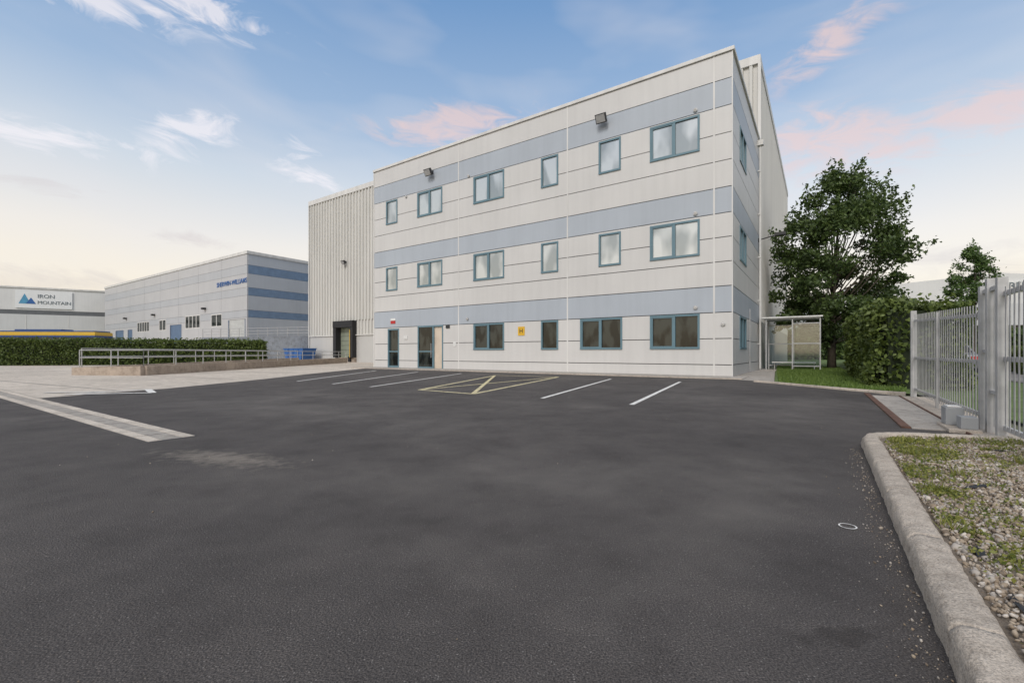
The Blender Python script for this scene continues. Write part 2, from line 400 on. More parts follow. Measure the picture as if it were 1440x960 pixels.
mb.box(DX0,DX1,Y0-.3,Y0+.2,0,DZ0,WALLC); mb.box(DX0+.5,DX0+.8,Y0-.55,Y0-.3,.05,DZ0+.1,DARK); mb.box(DX1-.8,DX1-.502,Y0-.54,Y0-.3,.05,DZ0+.1,DARK)
mb.box(DX0,DX1,Y0-.02,Y0+.1,DZ1+.2,4.52,PLN)
mb.box(DX1-.46,DX1-.4,Y0-.58,Y0-.551,DZ0,DZ1-.8,YELL)
mb.obj('loading_dock_door',wh)
flood(wh,-39.6,10.8,Y0-.13)
# ------------------------------------------------------------------ neighbouring unit (striped)
nb=empty('industrial_unit',(-36.3,62,0),ANG)
NF=panel_mat('unit_panel_grey',(.50,.50,.51)); NL=panel_mat('unit_panel_light',(.48,.51,.55)); NB=simple('unit_stripe_blue',(.17,.25,.37),.5); NFb=panel_mat('unit_panel_band',(.45,.465,.49))
H=14.9; L=61; DD=45
bands=[(0,5.9,0),(5.9,6.9,1),(6.9,8.9,0),(8.9,10.0,1),(10.0,11.9,0),(11.9,13.1,1),(13.1,14.6,0)]
unit_holes=[(-5.3,-.6,0,5.7,'r'),(-10.9,-7.5,4.9,6.7,'w'),(-20.2,-14.8,4.9,6.9,'w'),(-26.2,-21.8,0,5.7,'b'),(-31.1,-28.2,4.9,6.7,'w'),(-41.8,-35.8,4.9,6.7,'w'),(-46.8,-44.6,0,5.5,'b'),(-53.9,-49.5,0,5.5,'b')]
mb=MB()
for a,b_,k in bands:
    for j in range(8):
        xa=-L+j*L/8; 
        for r in subtract((xa+.02,xa+L/8-.02,a+.015,b_-.015),[h[:4] for h in unit_holes]):
            mb.box(r[0],r[1],0,.15,r[2],r[3],NFb if k else NF)
    mb.box(-.15,0,.152,DD,a+.015,b_-.015,NB if k else NL)
mb.box(-L+.05,-.16,.16,DD-.05,0,14.5,GROOVE)
mb.box(-L-.1,.12,-.1,DD,14.6,H+.1,TRIM)
mb.obj('striped_walls',nb)
mb=MB()
RW=simple('roller_door_light',(.5,.51,.5),.5); RB=simple('roller_door_blue',(.10,.16,.26),.5)
for x0,x1,z0,z1,k in unit_holes:
    if k=='w':
        mb.box(x0,x1,.05,.155,z0,z1,GLASS_DN)
        n=max(2,int((x1-x0)/1.2))
        for i in range(n+1): x=x0+(x1-x0)*i/n; mb.box(x-.07,x+.07,-.02,.05,z0,z1,TRIM)
        mb.box(x0,x1,-.01,.048,z0-.05,z0+.08,TRIM); mb.box(x0,x1,-.01,.048,z1-.08,z1+.05,TRIM)
    else:
        mt=RW if k=='r' else RB
        for i in range(14): mb.box(x0,x1,.06,.10 if i%2 else .13,z0+(z1-z0)*i/14,z0+(z1-z0)*(i+1)/14,mt)
        for x in (x0-.1,x1): mb.box(x,x+.1,-.04,.15,z0,z1,RB)
for x in (-13.2,-33.5,-48): mb.box(x,x+.6,-.5,-.0,7.6,7.9,BLACK)
mb.obj('unit_openings',nb)
text('unit_sign','SHERWIN-WILLIAMS',.95,(-4.5,-.04,10.95),BLUEP,nb,bold=.01,sp=1.05)
# ------------------------------------------------------------------ white warehouse far left
fw=empty('white_warehouse',(-90,100,0),math.atan2(.496,.868))
mb=MB(); WW=panel_mat('white_cladding',(.70,.70,.69)); WG=simple('dark_band',(.12,.13,.14),.5); WL=panel_mat('pale_cladding',(.60,.61,.61))
mb.box(-60,0,0,50,9.9,14.4,WW); mb.box(-60,.0,.05,50,9.0,9.9,WG); mb.box(-60,0,0,50,0,9.0,WL); mb.box(-60.2,.2,-.2,50,14.4,14.7,TRIM)
for k in range(9): mb.box(-58+k*6.5,-57.9+k*6.5,-.04,0,0,9.0,TRIM)
mb.obj('cladding',fw)
SB=simple('sign_board_white',(.78,.79,.79),.5,var=.02)
mb=MB(); mb.box(-14.0,-5.3,-.2,-.05,10.3,13.9,SB)
LB=simple('logo_blue',(.08,.30,.48),.5)
mb.poly([(-13.5,-.22,11.2),(-11.7,-.22,11.2),(-12.6,-.22,13.3)],LB); mb.poly([(-12.4,-.24,11.2),(-10.9,-.24,11.2),(-11.65,-.24,12.5)],BLUEP)
mb.obj('sign_board',fw)
GT=simple('sign_grey_text',(.15,.18,.2),.5)
text('sign_text_top','IRON',1.1,(-10.7,-.24,12.8),GT,fw,al='LEFT'); text('sign_text_bottom','MOUNTAIN',.97,(-10.7,-.24,11.5),GT,fw,al='LEFT')
# ------------------------------------------------------------------ right far building
rb=empty('distant_industrial_building',(62,78,0),-.25)
mb=MB()
mb.box(-4,40,0,30,0,9,WL); mb.poly([(-4,0,9),(40,0,9),(40,0,12),(18,0,14),(-4,0,12)],WW)
mb.poly([(-4,0,12),(18,0,14),(18,30,14),(-4,30,12)],TRIM); mb.poly([(18,0,14),(40,0,12),(40,30,12),(18,30,14)],TRIM); mb.box(-4.0,-3.9,0.01,30,9,12,WL)
for k in range(6): mb.box(-1+k*6,3+k*6,-.1,-.0,3,5.5,GLASS_DN)
mb.box(16,27,-.3,-.1,11,12.6,WHITE)
mb.obj('walls',rb); text('sign_text','IRELAND',1.5,(21.5,-.35,11.8),GT,rb)
# ------------------------------------------------------------------ ground sheets
def sheet(name,pts,z,mat,parent=None):
    mb=MB(); mb.poly([(p[0],p[1],z) for p in pts],mat); return mb.obj(name,parent)
sheet('ground',[(-1200,-800),(1200,-800),(1200,1600),(-1200,1600)],-.03,GROUND)
def fl(v,off=0): return (9.11-.5628*v+.8266*off, 10.26-.8266*v-.5628*off)
sheet('car_park',[(-100,-60),fl(85,-.2)[:2],fl(0,-.2),(9.4,15),(9.5,18.6),(12,24),(-3,40),(-24,55),(-100,80)],0,ASPH)
sheet('concrete_yard',[(-9.35,31.4),(-9.5,26),(-9.6,22),(-9.45,17),(-9.65,12.6),(-10.4,9.95),(-80,57.3),(-60,90),(-20,70),(-2,42)],.004,CONC)
sheet('grass_verge',[(8.7,15.0),(9.0,12.6),(9.45,11.0),fl(-.6,.3),fl(0,.3),fl(30,2.2),fl(30,3.6),fl(-60,3.6),(60,75),(45,75),(15.4,26.4)],.02,GRASS)
sheet('side_footpath',[(8.2,16.9),(8.75,15.1),(15.3,26.3),(17,31.5),(16.2,31.5),(9.2,18.7)],.012,PAVE)
sheet('road',[fl(60,3.9),fl(60,12),fl(-80,12),fl(-80,3.9)],.0,ROADM)
mb=MB()
for k in range(7):
    p=Vector((-10.5,12+k*5)); q=p+Vector((-30,16)); n=Vector((.5,.85))*.02
    mb.poly([(p.x-n.x,p.y-n.y,.008),(p.x+n.x,p.y+n.y,.008),(q.x+n.x,q.y+n.y,.008),(q.x-n.x,q.y-n.y,.008)],GROOVE)
mb.obj('yard_joints')
fp=empty('front_footpath',(9.12,18.7,0),ANG); mb=MB()
x=-22.6
while x<.4:
    mb.box(x+.006,min(x+1.5,.6)-.006,-1.75,-.02,-.02,.035,PAVE); mb.box(x+.004,min(x+1.5,.6)-.004,-1.9,-1.755,-.02,.045,KERB); x+=1.5
mb.obj('paving',fp)
def kerb(name,path,w=.145,h=.12,seg=.9,jit=.004,mat=KERB,base=0,side=1):
    P=[Vector(p) for p in path]; pts=[]
    for a,b_ in zip(P,P[1:]):
        n=max(1,int((b_-a).length/.03)) if (b_-a).length<12 else int((b_-a).length/.3)
        for i in range(n): pts.append(a+(b_-a)*i/n)
    pts.append(P[-1])
    prof=[(0,-.06),(0,h*.3),(.002,h*.6),(.006,h-.03),(.014,h-.010),(.032,h),(w*.4,h+.002),(w*.7,h+.001),(w-.02,h),(w-.004,h-.01),(w,h-.03),(w,-.06)]
    V=[];F=[];acc=0;nextj=seg;rings=[]; k=len(prof); chip=[0]*k
    for i,p in enumerate(pts):
        d=(pts[min(i+1,len(pts)-1)]-pts[max(i-1,0)]).normalized(); nr=Vector((d.y,-d.x))*side
        if i: acc+=(p-pts[i-1]).length
        isj=acc>=nextj
        if isj: nextj+=seg
        chip=[c*.6+random.gauss(0,jit*.55) for c in chip]
        if random.random()<.07: chip[4]-=.010; chip[5]-=.006
        def ring(shift,sc):
            n=len(V)
            for j,(a,z) in enumerate(prof):
                a2=a if sc==1 else w*.5+(a-w*.5)*.94; z2=z if sc==1 else z-.011
                z3=z2 if j in (0,k-1) else z2+chip[j]*.7
                q=p+d*shift+nr*(a2-chip[j]*(.8 if j<6 else -.5)); V.append((q.x,q.y,base+z3))
            rings.append(n)
        if isj: ring(-.006,1); ring(-.003,0); ring(.003,0); ring(.006,1)
        else: ring(0,1)
    for a,b_ in zip(rings,rings[1:]):
        for j in range(k-1): F.append((a+j,b_+j,b_+j+1,a+j+1))
    mb=MB(); mb.v=V; mb.f=F+[tuple(rings[0]+j for j in range(k)),tuple(rings[-1]+j for j in range(k))[::-1]]; mb.mi=[0]*len(mb.f); mb.mats=[mat]
    return mb.obj(name,smooth=True)
K0=Vector((1.36,1.386))
kp=[K0-SD*2.6,K0,(3.62,4.66),(3.74,4.84),(3.88,4.97),(4.05,5.05),(4.25,5.07),(4.5,5.03),(5.25,4.82)]
kerb('gravel_bed_kerb',kp,jit=.005)
kerb('verge_kerb',[(8.45,15.6),(8.6,14.9),(8.85,13.2),(9.05,12.0),(9.3,11.2),(9.5,10.9)],h=.06,w=.14,jit=.002)
inner=[K0-SD*2.6]+[Vector(p) for p in kp[1:]]
bed=[(p[0]+.06,p[1]-.05) for p in inner]
bedpoly=bed+[fl(6.9,.1),fl(13,.1)]
sheet('gravel_bed_soil',bedpoly,.085,GRAVB)
def inpoly(x,y,P):
    c=np.zeros(len(x),bool); j=len(P)-1
    for i in range(len(P)):
        xi,yi=P[i][0],P[i][1]; xj,yj=P[j][0],P[j][1]
        t=((yi>y)!=(yj>y))&(x<(xj-xi)*(y-yi)/((yj-yi) if yj!=yi else 1e-9)+xi); c^=t; j=i
    return c
inb=[(p[0]+.13,p[1]-.10) for p in inner[:3]]+[(3.98,4.8),(4.1,4.87),(4.3,4.88),(5.2,4.66)]+[fl(6.9,.1),fl(13,.1)]
def pts_in(P,n):
    xs=[p[0] for p in P]; ys=[p[1] for p in P]
    out=np.zeros((0,2))
    while len(out)<n:
        x=RNG.uniform(min(xs),max(xs),n); y=RNG.uniform(min(ys),max(ys),n); k=inpoly(x,y,P)
        out=np.vstack([out,np.stack([x[k],y[k]],1)])
    return out[:n]
P2=pts_in(inb,42000)
gz=.088+.015*np.sin(P2[:,0]*3.1)*np.cos(P2[:,1]*2.7)+RNG.uniform(-.006,.008,len(P2))
s=np.exp(RNG.normal(math.log(.0145),.38,len(P2)))
scl=np.stack([s*RNG.uniform(.9,1.5,len(s)),s,s*RNG.uniform(.5,.8,len(s))],1)
m,nt,b=new_mat('pebbles'); r=nt.nodes.new('ShaderNodeNewGeometry').outputs['Random Per Island']
nt.links.new(ramp(nt,r,[(0,(.13,.10,.075)),(.3,(.29,.225,.16)),(.6,(.42,.35,.27)),(.8,(.33,.30,.27)),(1,(.62,.56,.49))]),b.inputs['Base Color']); b.inputs['Roughness'].default_value=.8
iv,if_=ico(1)
iv=[(a*(1+.2*math.sin(7*b_)),b_*(1+.25*math.sin(9*c)),c*(1+.2*math.sin(8*a))) for a,b_,c in iv]
scatter('gravel',iv,if_,np.column_stack([P2,gz]),scl,m,smooth=True)
# moss and weeds on gravel
c=pts_in(inb,420)
allp=[]
for q in c:
    dist=(q[0]-1.36)*.8266-(q[1]-1.386)*.5628
    if RNG.random()<(.9 if q[1]>3.2 else .38)*(1.15-dist*.5):
        k=int(RNG.integers(15,110)); allp.append(q+RNG.normal(0,RNG.uniform(.02,.08),(k,2)))
for q in np.array([[4.15,4.6],[4.3,4.5],[4.0,4.55],[4.5,4.6],[3.75,4.3],[3.6,3.9],[2.75,2.95],[2.8,2.9],[3.9,4.1],[4.7,4.4],[3.2,3.55],[2.35,2.45],[3.0,3.3],[3.45,3.75],[2.2,1.95],[2.6,2.4]]):
    allp.append(q+RNG.normal(0,.08,(300,2)))
allp=np.vstack(allp); 
allp=allp[inpoly(allp[:,0],allp[:,1],inb)]
scatter('weeds',LEAFV,LEAFF,np.column_stack([allp,RNG.uniform(.095,.122,len(allp))]),RNG.uniform(.010,.028,len(allp)),WEED)
tu=[]
for q in [(4.1,4.62),(4.75,4.5),(3.55,4.0),(2.8,2.98),(4.4,4.66),(5.0,4.45),(3.3,3.3),(4.2,3.7),(2.25,2.3),(3.9,4.55),(3.75,4.1)]:
    tu.append(np.array(q)+RNG.normal(0,.03,(40,2)))
tu=np.vstack(tu); R=np.zeros((len(tu),3,3)); an=RNG.uniform(0,6.28,len(tu)); R[:,0,0]=np.cos(an);R[:,0,1]=-np.sin(an);R[:,1,0]=np.sin(an);R[:,1,1]=np.cos(an);R[:,2,2]=1;R[:,0,2]=RNG.normal(0,.5,len(tu));R[:,1,2]=RNG.normal(0,.5,len(tu))
scatter('weed_tufts',[(-.06,0,0),(.06,0,0),(0,.1,1)],[(0,1,2)],np.column_stack([tu,np.full(len(tu),.09)]),RNG.uniform(.04,.10,len(tu)),WEED,R=R)
mb=MB()
MEM=simple('weed_membrane',(.02,.02,.022),.6)
for cx,cy,rx,ry,a in ((3.15,3.05,.13,.035,.3),(2.12,2.05,.09,.025,.9),(1.80,1.60,.15,.016,1.0),(3.9,4.25,.08,.02,.2),(4.5,4.15,.11,.022,.1)):
    n=18; pts=[]
    for i in range(n):
        t=2*math.pi*i/n; rr=random.uniform(.55,1.2); u=rx*rr*math.cos(t); w=ry*rr*math.sin(t)
        pts.append((cx+u*math.cos(a)-w*math.sin(a),cy+u*math.sin(a)+w*math.cos(a),.098+random.uniform(0,.01)))
    for i in range(n): mb.poly([pts[i],pts[(i+1)%n],(cx,cy,.106)],MEM)
mb.obj('weed_membrane')
RNG=np.random.default_rng(21)
n=700; t=RNG.uniform(-2,4,n); o_=-np.abs(RNG.normal(0,.07,n))-.01
gx=K0.x+SD.x*t+.8266*o_; gy=K0.y+SD.y*t-.5628*o_
n2=220; gx2=RNG.uniform(-9,6,n2); gy2=RNG.uniform(1.3,11,n2); k=((gx2-1.36)*.8266-(gy2-1.386)*.5628)<-.05; gx2=gx2[k];gy2=gy2[k]
X_=np.concatenate([gx,gx2]); Y_=np.concatenate([gy,gy2]); s=np.exp(RNG.normal(math.log(.005),.4,len(X_)))
scatter('loose_grit',iv,if_,np.column_stack([X_,Y_,s*.3]),np.stack([s*1.2,s,s*.7],1),m,smooth=True)
# ------------------------------------------------------------------ markings
m,nt,b=new_mat('worn_road_paint'); v=objco(nt)
a_=noise(nt,v,9,6,.75); nt.links.new(ramp(nt,a_,[(.34,(.18,.17,.16)),(.46,(.74,.73,.70)),(.8,(.82,.81,.78))]),b.inputs['Base Color']); b.inputs['Roughness'].default_value=.7; PAINT=m
m,nt,b=new_mat('worn_yellow_paint'); v=objco(nt)
a_=noise(nt,v,7,6,.75); nt.links.new(ramp(nt,a_,[(.36,(.18,.16,.12)),(.5,(.72,.63,.36)),(.8,(.78,.70,.46))]),b.inputs['Base Color']); PAINTY=m
def strip(mb,p,q,w,mat,z=.005):
    p=Vector(p);q=Vector(q); d=(q-p).normalized(); n=Vector((-d.y,d.x))*w/2
    mb.poly([(p.x-n.x,p.y-n.y,z),(q.x-n.x,q.y-n.y,z),(q.x+n.x,q.y+n.y,z),(p.x+n.x,p.y+n.y,z)],mat)
mb=MB()
for p,q in (((2.30,8.71),(5.80,15.6)),((.66,9.94),(3.78,17.3)),((-4.15,13.25),(-2.45,21.8)),((-5.75,14.5),(-4.9,23.5)),((-7.55,15.9),(-7.6,25.3))): strip(mb,p,q,.10,PAINT)
mb.obj('parking_bay_lines')
mb=MB(); A=(-2.5,12.2);B=(-.95,10.97);C=(1.9,18.6);Dd=(-.75,19.9)
strip(mb,A,Dd,.12,PAINTY,.005);strip(mb,B,C,.12,PAINTY,.0062);strip(mb,A,B,.12,PAINTY,.0074);strip(mb,A,C,.11,PAINTY,.0086);strip(mb,B,Dd,.11,PAINTY,.0098);strip(mb,Dd,C,.12,PAINTY,.011)
mb.obj('hatched_bay_marking')
mb=MB()
strip(mb,(-10.6,10.75),(-9.9,12.3),.16,PAINT,.012);strip(mb,(-9.9,12.3),(-8.9,11.2),.16,PAINT,.0135);strip(mb,(-8.9,11.2),(-10.6,10.75),.16,PAINT,.015);strip(mb,(-11.6,11.2),(-10.2,11.55),.16,PAINT,.0165)
mb.obj('yard_arrow_marking')
dr=empty('drainage_channel',(-4.05,5.05,0),ANG); mb=MB()
x=-26
while x<0:
    mb.box(x+.012,min(x+.5,0)-.012,0,.12,-.02,.010,CONC); mb.box(x+.012,min(x+.5,0)-.012,.33,.45,-.02,.010,CONC)
    for k in range(5): mb.box(x+.02+k*.095,x+.095+k*.095,.13,.32,-.03,.008,PAVE)
    x+=.5
mb.box(-26,0,-.01,.46,-.03,.0045,GROOVE)
mb.obj('grates_and_edging',dr)
bm=bmesh.new(); 
me=bpy.data.meshes.new('access_cover_ring'); n=32
for i in range(n):
    t=2*math.pi*i/n; bm.verts.new((.045*math.cos(t),.045*math.sin(t),.006)); bm.verts.new((.037*math.cos(t),.037*math.sin(t),.006))
bm.verts.ensure_lookup_table()
for i in range(n): bm.faces.new([bm.verts[k] for k in (2*i,2*((i+1)%n),2*((i+1)%n)+1,2*i+1)])
bm.to_mesh(me); me.materials.append(PAINT); o=bpy.data.objects.new('access_cover_ring',me); COL.objects.link(o); o.location=(1.93,2.6,0)
# ------------------------------------------------------------------ ramp + handrails
rp=empty('loading_ramp'); mb=MB()
def wallseg(mb,p,q,w,z0,h0,h1,mat):
    p=Vector(p);q=Vector(q); d=(q-p).normalized(); n=Vector((-d.y,d.x))*w/2; k=len(mb.v)
    for c,h in ((p,h0),(q,h1)):
        for s_,z in ((-1,z0),(1,z0),(1,h),(-1,h)): mb.v.append((c.x+n.x*s_,c.y+n.y*s_,z))
    for f in ((0,1,2,3),(7,6,5,4),(0,4,5,1),(1,5,6,2),(2,6,7,3),(3,7,4,0)): mb.f.append(tuple(k+i for i in f)); mb.mi.append(mb.idx(mat))
wallseg(mb,(-16.3,20),(-16.9,46),.3,0,.42,.5,WALLC)
wallseg(mb,(-19.6,20.5),(-21.8,46),.3,0,.35,.5,WALLC)
wallseg(mb,(-16.25,19.95),(-19.7,20.4),.3,0,.42,.35,WALLC)
mb.poly([(-16.4,20.2,.2),(-17.0,46,.2),(-21.8,46,.2),(-19.6,20.6,.2)],CONC)
mb.obj('ramp_walls',rp)
def rail(parent,p,q,n,zb,zt):
    mb=MB(); p=Vector(p);q=Vector(q)
    for i in range(n+1):
        c=p+(q-p)*i/n; mb.tube([(c.x,c.y,zb),(c.x,c.y,zt)],.022,GALV,6)
    for z in (zt,(zt+zb)/2+.05): mb.tube([(p.x,p.y,z),(q.x,q.y,z)],.022,GALV,6)
    return mb.obj('handrail',parent)
rail(rp,(-16.3,20),(-16.9,46),13,.4,1.12); rail(rp,(-19.6,20.6),(-21.8,46),12,.35,1.2); rail(rp,(-16.3,20),(-19.6,20.5),2,.35,1.12)
bw=empty('boundary_wall'); mb=MB(); BWM=concrete('boundary_wall_grey',(.22,.24,.27),.4)
wallseg(mb,(-40,58.5),(-24,53.4),.3,0,3.0,3.0,BWM)
for i in range(12):
    t=i/11; x=-40+16*t; y=58.5-5.1*t; mb.tube([(x,y,3),(x,y,4.1)],.04,GALV,5)
for z in (3.35,3.7,4.05): mb.tube([(-40,58.5,z),(-24,53.4,z)],.03,GALV,5)
mb.obj('wall_and_rail',bw)
sk=empty('waste_container',(-24.6,50.8,0),ANG); mb=MB()
mb.poly([(-1.5,0,.2),(1.5,0,.2),(2,0,1.5),(-2,0,1.5)],BLUEP); mb.poly([(-1.5,1.6,.2),(-2,1.6,1.5),(2,1.6,1.5),(1.5,1.6,.2)],BLUEP)
mb.poly([(-1.5,0,.2),(-2,0,1.5),(-2,1.6,1.5),(-1.5,1.6,.2)],BLUEP); mb.poly([(1.5,0,.2),(1.5,1.6,.2),(2,1.6,1.5),(2,0,1.5)],BLUEP)
mb.box(-2.05,2.05,-.05,1.65,1.45,1.52,BLUEP)
for x in (-1,0,1): mb.box(x-.05,x+.05,-.06,0,.2,1.45,BLUEP)
mb.box(-1.4,1.4,.1,1.5,0,.2,BLACK); mb.obj('bin_body',sk)
# ------------------------------------------------------------------ vegetation
def tree(name,base,prof,nclump,nleaf,ls,leafmat_,lean=(0,0),trunk_r=.2,avoid=None,seed=1,crad=(.6,1.15)):
    global RNG
    RNG=np.random.default_rng(seed); random.seed(seed)
    e=empty(name,base); zs=[p[0] for p in prof]; rs=[p[1] for p in prof]; z0,z1=zs[0],zs[-1]
    cl=[]
    while len(cl)<nclump:
        z=RNG.uniform(z0,z1); R=np.interp(z,zs,rs)
        if RNG.random()>(R/max(rs))**1.2+.05: continue
        t=RNG.uniform(0,2*math.pi); rr=R*math.sqrt(RNG.uniform(.08,1))*RNG.uniform(.78,1.03)
        q=np.array([rr*math.cos(t)+lean[0]*(z/z1),rr*math.sin(t)+lean[1]*(z/z1),z])
        if avoid and avoid(q+np.array(base)): continue
        cl.append(q)
    cl=np.array(cl); mb=MB(); zt=z1*.82
    tp=[(lean[0]*k*k*.8+random.gauss(0,.05)*(k>0),lean[1]*k*.8,zt*k) for k in (0,.15,.3,.45,.6,.8,1)]
    mb.tube(tp,[trunk_r*1.25,trunk_r,trunk_r*.85,trunk_r*.68,trunk_r*.5,trunk_r*.3,.03],BARK,9)
    for q in cl[::2]:
        zb=max(z0*.75,q[2]*RNG.uniform(.45,.72)); k=min(zb/zt,1); s0=Vector((lean[0]*k*k*.8,lean[1]*k*.8,zb)); qv=Vector(q)
        mid=s0.lerp(qv,.5)+Vector((random.gauss(0,.15),random.gauss(0,.15),-.15)); r0=trunk_r*.32*(1-k*.6)
        mb.tube([s0,mid,qv],[r0,r0*.6,.012],BARK,5)
    mb.obj('trunk_and_limbs',e,smooth=True)
    P=[]
    for q in cl:
        n=int(nleaf*RNG.uniform(.5,1.4)); cr=RNG.uniform(*crad)
        d=RNG.normal(size=(n,3)); d/=np.linalg.norm(d,axis=1)[:,None]; r=cr*RNG.uniform(.15,1,n)**.6
        P.append(q+d*r[:,None]*np.array([1,1,.7]))
        k=int(n*.10); dv=q.copy(); dv[2]=(q[2]-z1*.45)*.9; dv/=np.linalg.norm(dv)+1e-6
        P.append(q+dv*RNG.uniform(.6,1.4,(k,1))*cr+RNG.normal(0,.10,(k,3)))
    P=np.vstack(P)
    if avoid:
        keep=np.array([not avoid(p+np.array(base)) for p in P]); P=P[keep]
    scatter('foliage',LEAFV,LEAFF,P,RNG.uniform(.7,1.3,len(P))*ls,leafmat_,e)
    return e
def in_bld(p):
    x=(p[0]-9.12)*.8266-(p[1]-18.7)*.5628
    return x<.3
tree('maple_tree',(19.5,27.6,0),[(2.0,1.6),(3.2,3.3),(4.8,4.0),(7.2,4.1),(9.0,3.6),(10.4,2.6),(11.6,1.4),(12.4,.4)],150,270,.20,LEAF,lean=(.7,0),trunk_r=.2,avoid=in_bld,seed=15,crad=(.5,1.05))
tree('young_tree',(35.8,35,0),[(4.2,1.0),(5.5,1.5),(7,1.4),(8.3,.8),(9.2,.15)],45,190,.17,LEAF2,trunk_r=.1,seed=9,crad=(.35,.6))
def hedge(name,p,q,w,h,n,ls,mat,wob=.12,seed=2,top=None):
    rng=np.random.default_rng(seed); p=np.array(p);q=np.array(q); L=np.linalg.norm(q-p); d=(q-p)/L; nr=np.array([-d[1],d[0]])
    e=empty(name,(p[0],p[1],0))
    mb=MB(); k=[(0-w*.35*nr),(d*L-w*.35*nr),(d*L+w*.35*nr),(0+w*.35*nr)]
    V=[(a[0],a[1],0) for a in k]+[(a[0],a[1],h-.22) for a in k]; mb.v=V; mb.f=[(4,5,6,7),(0,1,5,4),(1,2,6,5),(2,3,7,6),(3,0,4,7)]; mb.mi=[0]*5; mb.mats=[INNER]; mb.obj('inner_shade_box',e)  # plain box, near-black colour paints the shade behind the leaves
    s=rng.uniform(0,L,n); face=rng.choice(4,n,p=[.36,.34,.2,.10])
    wb=lambda s,z,k: wob*(np.sin(s*1.3+k)+.6*np.sin(s*3.1+z*2+k*2)+.5*np.sin(z*4+s*.7))*.6
    z=rng.uniform(0,h,n); a=np.where(face==0,w/2,np.where(face==1,-w/2,rng.uniform(-w/2,w/2,n)))
    z=np.where(face==2,h,z); s=np.where(face==3,rng.choice([0,L],n),s)
    rnd=rng.normal(0,.055,n)-abs(rng.normal(0,.07,n))
    a=a*(1+rnd*.8)+np.sign(a)*wb(s,z,1)*.8; z=np.where(face==2,z+wb(s,a,3)*.7+rng.normal(0,.06,n),z)
    z=z-np.where(face==2,(np.abs(a)/(w/2))**4*.15,0)
    s=s+np.where(face==3,rng.normal(0,.12,n),0)
    P=np.stack([d[0]*s+nr[0]*a,d[1]*s+nr[1]*a,np.maximum(z,.03)],1)
    k=n//60; st=rng.uniform(0,L,k); at=rng.uniform(-w/2,w/2,k)
    P=np.vstack([P,np.stack([d[0]*st+nr[0]*at,d[1]*st+nr[1]*at,h+rng.uniform(.0,.25,k)],1)])
    scatter('hedge_foliage',LEAFV,LEAFF,P,rng.uniform(.7,1.3,len(P))*ls,mat,e)
hedge('clipped_hedge',(-62,31),(-21.8,39.5),1.3,2.02,52000,.17,HEDGE,.07,3)
hedge('laurel_hedge',(10.95,12.2),(15.6,19.6),1.8,2.35,30000,.14,HEDGER,.28,4)
hedge('overgrown_hedge',(17.4,20.9),(34,44),2.0,2.2,26000,.22,HEDGER,.3,6)
hedge('distant_shrubs',(30,66),(120,70),5,4.2,22000,.6,LEAF,.9,8)
hedge('roadside_hedge',(24,20),(52,50),1.6,1.2,16000,.2,HEDGER,.2,12)
gp=[(8.85,15.0),(9.15,12.6),(9.6,11.1),(10.4,11.9),(14.6,19.4),(21,29),(20,34),(15.8,27.0)]
RNG=np.random.default_rng(3); P=pts_in(gp,46000)
sc=RNG.uniform(.05,.13,len(P)); an=RNG.uniform(0,2*math.pi,len(P)); R=np.zeros((len(P),3,3)); R[:,0,0]=np.cos(an);R[:,0,1]=-np.sin(an);R[:,1,0]=np.sin(an);R[:,1,1]=np.cos(an);R[:,2,2]=1
R[:,0,2]=RNG.normal(0,.3,len(P)); R[:,1,2]=RNG.normal(0,.3,len(P))
scatter('grass',[(-.14,0,0),(.14,0,0),(0,.1,1)],[(0,1,2)],np.column_stack([P,np.full(len(P),.015)]),sc,GRASSL,R=R)
# ------------------------------------------------------------------ fence / gate
fc=empty('palisade_fence')
def fbox(mb,v0,v1,o0,o1,z0,z1,mat,z1b=None):
    k=len(mb.v)
    for z in (z0,z1):
        for (v,o) in ((v0,o0),(v1,o0),(v1,o1),(v0,o1)): a=fl(v,o); mb.v.append((a[0],a[1],z))
    for f in ((0,1,2,3),(7,6,5,4),(0,4,5,1),(1,5,6,2),(2,6,7,3),(3,7,4,0)): mb.f.append(tuple(k+i for i in f)); mb.mi.append(mb.idx(mat))
mb=MB()
ft=lambda v: 1.86-.043*v
fbox(mb,-.06,.04,-.05,.05,0,1.95,GALV)
v0=.14
while v0<5.2:
    fbox(mb,v0,v0+.045,-.003,.003,.10,ft(v0),GALV); v0+=.15
for z in (.16,.86): fbox(mb,.05,5.25,.005,.03,z,z+.05,GALV)
k=len(mb.v); fbox(mb,.05,5.25,.005,.03,1.70,1.75,GALV)
for i in range(k,len(mb.v)):
    x,y,z=mb.v[i]; vv=(9.11-x)*.5628+(10.26-y)*.8266; mb.v[i]=(x,y,z-.043*vv)
fbox(mb,2.6,2.68,-.04,-.004,.0,1.72,GALV)
mb.obj('fence_panel',fc)
gt=empty('sliding_gate'); mb=MB()
for v0,h in ((5.32,1.86),(5.62,1.92),(6.02,1.88)): fbox(mb,v0-.045,v0+.045,-.045,.045,0,h,GALV)
fbox(mb,5.365,5.575,-.02,.02,1.76,1.81,GALV); fbox(mb,5.665,5.975,-.02,.02,1.76,1.81,GALV); fbox(mb,5.365,5.575,-.02,.02,1.0,1.04,GALV); fbox(mb,5.665,5.975,-.02,.02,.5,.54,GALV)
v0=6.14
while v0<9.5:
    fbox(mb,v0,v0+.04,-.003,.003,.12,1.76,GALV); v0+=.14
for z in (.10,.9,1.66): fbox(mb,6.065,9.6,.005,.035,z,z+.055,GALV)
for v0 in (5.42,5.50,5.74,5.83,5.91): fbox(mb,v0,v0+.02,-.004,.004,.1,1.76,GALV)
fbox(mb,9.6,9.7,-.05,.05,0,1.9,GALV)
mb.obj('gate_leaf',gt)
